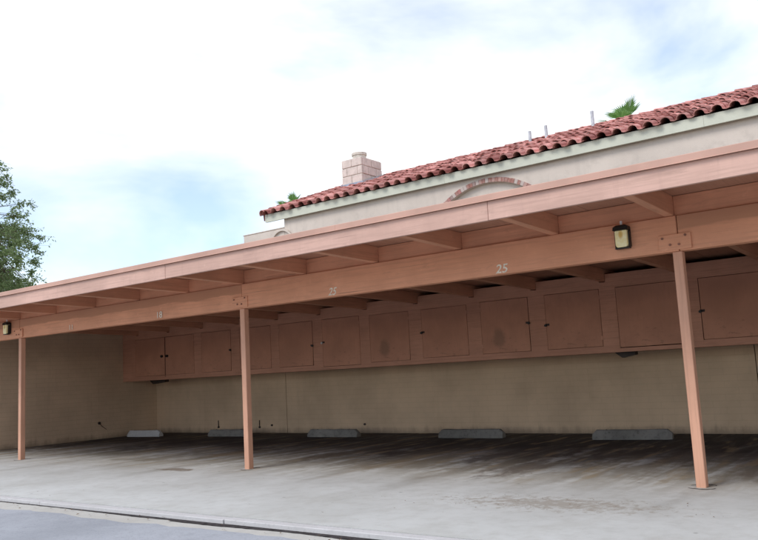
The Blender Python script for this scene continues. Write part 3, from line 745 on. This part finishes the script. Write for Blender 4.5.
# drop tile that closes the eave corner
o = link('rake_tile', barrel_mesh('rake_tile_end', 0.085, 0.075, 0.26), None, (RX0-0.01, YE-0.02, 6.05), house)
o.rotation_euler = (Matrix.Rotation(math.radians(-84), 4, 'X')).to_euler()
# chimney of slump block
cx0, cx1, cy0, cy1 = -15.34, -14.53, 11.0, 12.05; ct = 7.93
chim = box('chimney', cx0+0.022, cx1-0.022, cy0+0.022, cy1-0.022, 6.6, ct-0.02, M_MORTAR, house)
zc = ct; ci = 0
while zc > 6.75:
    z1_, z0_ = zc, zc-0.262
    def run(a0, a1, off):
        e = [a0] + [a0+off+0.42*k for k in range(4) if a0+0.08 < a0+off+0.42*k < a1-0.08] + [a1]
        return list(zip(e, e[1:]))
    off = 0.21 if ci % 2 else 0.40
    for a, b in run(cx0, cx1, off):
        box('chimney_block', a+0.006, b-0.006, cy0+random.uniform(-.006, .006), cy0+0.06, z0_+0.010, z1_-0.006, M_SLUMP, chim, 0.010)
    for a, b in run(cy0+0.063, cy1, off+0.05):
        box('chimney_block', cx1-0.06, cx1+random.uniform(-.006, .006), a+0.006, b-0.006, z0_+0.010, z1_-0.006, M_SLUMP, chim, 0.010)
    zc -= 0.27; ci += 1
box('chimney_crown', cx0+0.03, cx1-0.03, cy0+0.03, cy1-0.03, ct-0.019, ct+0.012, M_MORTAR, chim, 0.006)
# clay flue: octagonal pot with rim
fxc, fyc = -14.95, 11.45
V, F = tube_geo([(0, 0, 0), (0, 0, 0.17), (0, 0, 0.171), (0, 0, 0.25)], [0.22, 0.22, 0.245, 0.245], 12)
py('flue', V, F, M_FLUE, (fxc, fyc, ct+0.010), chim)
zr = lambda y: ZE+T*(y-YE)+0.05
hexa('flashing', [(cx0-0.05, cy0-0.03, zr(cy0)), (cx1+0.02, cy0-0.03, zr(cy0)), (cx1+0.02, cy0-0.008, zr(cy0)), (cx0-0.05, cy0-0.008, zr(cy0)),
                  (cx0-0.05, cy0-0.03, zr(cy0)+0.13), (cx1+0.02, cy0-0.03, zr(cy0)+0.13), (cx1+0.02, cy0-0.008, zr(cy0)+0.13), (cx0-0.05, cy0-0.008, zr(cy0)+0.13)], M_FLASH, chim)
hexa('flashing', [(cx1+0.021, cy0-0.03, zr(cy0)-0.02), (cx1+0.033, cy0-0.03, zr(cy0)-0.02), (cx1+0.033, cy1, zr(cy1)-0.02), (cx1+0.021, cy1, zr(cy1)-0.02),
                  (cx1+0.021, cy0-0.03, zr(cy0)+0.13), (cx1+0.033, cy0-0.03, zr(cy0)+0.13), (cx1+0.033, cy1, zr(cy1)+0.12), (cx1+0.021, cy1, zr(cy1)+0.12)], M_STEEL, chim)
# vent pipes through the tiles
for (x, zt_) in ((-9.25, 7.70), (-8.76, 7.75), (-7.42, 7.83)):
    y = 11.9
    v = cyl('vent_pipe', (x, y, zr(y)-0.15), (x, y, zt_), 0.045, M_STEEL, house, 14)
    V, F = tube_geo([(0, 0, 0), (0, 0, 0.09)], [0.08, 0.05], 14)
    py('flashing', V, F, M_STEEL, (x, y, zr(y)-0.03), v)

# lower parapet wall with a moulded arch, left of the house
par = thing('stucco_wall', 'low grey-cream stucco parapet with a moulded arch, left of the tile-roofed house', 'wall', (-16.2, 8.6, 0))
box('wall_body', -17.10, HX0-0.002, 8.375, 8.75, -0.3, 5.50, M_STUC, par, 0.01)
box('coping', -17.12, HX0-0.002, 8.362, 8.765, 5.501, 5.535, M_STUC, par, 0.010)
V, F = [], []; n = 20; r0, r1 = 0.40, 0.455; c0 = (-15.50, 5.02)
for k in range(n+1):
    t = math.pi*k/n
    for (rr, yy) in ((r0, 8.375), (r0, 8.315), (r1, 8.315), (r1, 8.375)): V.append((c0[0]+rr*math.cos(t)+16.2, yy-8.6, c0[1]+rr*math.sin(t)))
for k in range(n):
    for q in range(3): F.append((k*4+q, k*4+q+1, k*4+5+q, k*4+4+q))
py('arch_moulding', V, F, M_STUC, (-16.2, 8.6, 0), par)

# ------------------------------------------------------------------ tree on the left
def leafy_tree(base, cen, rad, ntip, nleaf, label):
    t = thing('broadleaf_tree', label, 'tree', base)
    B = Vector(base); C_ = Vector(cen)
    V, F = [], []
    def add(pts, rr, n=7):
        v, f = tube_geo([Vector(p)-B for p in pts], rr, n); i0 = len(V); V.extend(v); F.extend(tuple(i+i0 for i in q) for q in f)
    fork = Vector((C_.x-0.2, C_.y, C_.z-rad[2]*0.75))
    add([B, B+(fork-B)*0.5+Vector((0.12, 0.05, 0)), fork], [0.26, 0.21, 0.17], 10)
    tips = []
    limbs = []
    for k in range(9):
        a = 2*math.pi*k/9+random.uniform(-.3, .3); e = random.uniform(0.15, 1.2)
        end = C_ + Vector((math.cos(a)*math.cos(e)*rad[0]*0.55, math.sin(a)*math.cos(e)*rad[1]*0.55, math.sin(e)*rad[2]*0.6))
        mid = fork+(end-fork)*0.5+Vector((random.uniform(-.3, .3), random.uniform(-.3, .3), random.uniform(0, .4)))
        add([fork, mid, end], [0.10, 0.065, 0.03]); limbs.append((mid, end))
    LV, LF = [], []
    for k in range(ntip):
        while True:
            d = Vector((random.uniform(-1, 1), random.uniform(-1, 1), random.uniform(-1, 1)))
            if 0.45 < d.length < 1: break
        lump = 1 + 0.16*math.sin(d.x*7+1.2)*math.sin(d.z*6+0.4) + 0.10*math.sin(d.z*11+d.y*5)
        tip = C_ + Vector((d.x*rad[0], d.y*rad[1], d.z*rad[2]))*lump
        if tip.z < 2.2: continue
        m_, e_ = min(limbs, key=lambda q: (q[1]-tip).length)
        add([e_, (e_+tip)/2+Vector((0, 0, 0.15)), tip], [0.022, 0.014, 0.006], 4)
        nl = int(nleaf*random.uniform(0.5, 1.35)); sz = random.uniform(0.16, 0.30)
        for q in range(nl):
            if q % 24 == 0:
                tw = tip + Vector((random.gauss(0, sz*1.5), random.gauss(0, sz*1.5), random.gauss(-0.10, sz*1.2)))
                add([tip, (tip+tw)/2+Vector((0, 0, 0.03)), tw], [0.006, 0.005, 0.003], 3)
            u_ = random.uniform(-0.35, 1.0); base_ = tip + (tw-tip)*u_
            p = base_ + Vector((random.gauss(0, 0.06), random.gauss(0, 0.06), random.gauss(-0.02, 0.06))) - B
            dr = Vector((random.gauss(0, 1), random.gauss(0, 1), random.gauss(-0.5, 0.7))).normalized()
            sd_ = dr.cross(Vector((random.gauss(0, 1), random.gauss(0, 1), random.gauss(0, 1)))).normalized()
            ln = random.uniform(0.10, 0.19); wd = ln*random.uniform(0.16, 0.26); i0 = len(LV)
            nb = dr.cross(sd_)*ln*0.08
            LV.extend([p, p+dr*ln*0.5+sd_*wd+nb, p+dr*ln, p+dr*ln*0.5-sd_*wd+nb]); LF.append((i0, i0+1, i0+2, i0+3))
    py('trunk', V, F, M_BARK, base, t, True)
    py('crown', LV, LF, M_LEAF, base, t)
    return t
leafy_tree((-37.5, 8.5, -0.3), (-37.9, 8.5, 6.3), (5.0, 4.8, 6.2), 1250, 95, 'grey-green leafy tree rising behind the left end of the carport roof')

# ------------------------------------------------------------------ fan palms beyond the roof
def fan_palm(base, top, fl, nfr, label):
    t = thing('fan_palm', label, 'palm', base, 'fan palms beyond the tile roof'); B = Vector(base); T_ = Vector(top)
    pts = [(0, 0, 0)] + [((T_.x-B.x)*k/6+0.06*math.sin(k), (T_.y-B.y)*k/6, (T_.z-B.z)*k/6) for k in range(1, 7)]
    V, F = tube_geo(pts, [0.26, 0.20, 0.18, 0.17, 0.16, 0.16, 0.15], 10)
    py('trunk', V, F, M_BARK, base, t, True)
    V, F = [], []
    top_ = T_-B
    for k in range(nfr):
        az = k*2.4+random.uniform(-.2, .2); el = (1.25, 0.75, 0.35, 0.95, 0.55, 0.2, 1.05, 0.1)[k % 8] + random.uniform(-.12, .12)
        d = Vector((math.cos(az)*math.cos(el), math.sin(az)*math.cos(el), math.sin(el)))
        side = d.cross(Vector((0, 0, 1))).normalized(); nrm = side.cross(d)
        hub = top_ + d*fl*0.5
        v, f = tube_geo([top_, hub], [0.02, 0.012], 4); i0 = len(V); V.extend(v); F.extend(tuple(i+i0 for i in q) for q in f)
        for j in range(17):
            a = (j-8)/8*1.25; l_ = fl*(0.62 - 0.13*abs(a))*random.uniform(0.9, 1.1)
            dd = (d*math.cos(a)+side*math.sin(a)+nrm*0.10*abs(a)).normalized(); sv = dd.cross(nrm).normalized()*fl*0.026
            tipp = hub+dd*l_+Vector((0, 0, -0.12*l_)); i0 = len(V)
            V.extend([hub, hub+dd*l_*0.55+sv, tipp, hub+dd*l_*0.55-sv]); F.append((i0, i0+1, i0+2, i0+3))
    py('crown', V, F, M_PALM, base, t)
fan_palm((-10.6, 24, -0.3), (-10.62, 24, 10.85), 1.30, 8, 'green fan palm top poking above the roof near the rightmost vent pipe')
fan_palm((-33.3, 28, -0.3), (-33.35, 28, 11.7), 1.2, 8, 'green fan palm tip just above the left end of the tile roof')
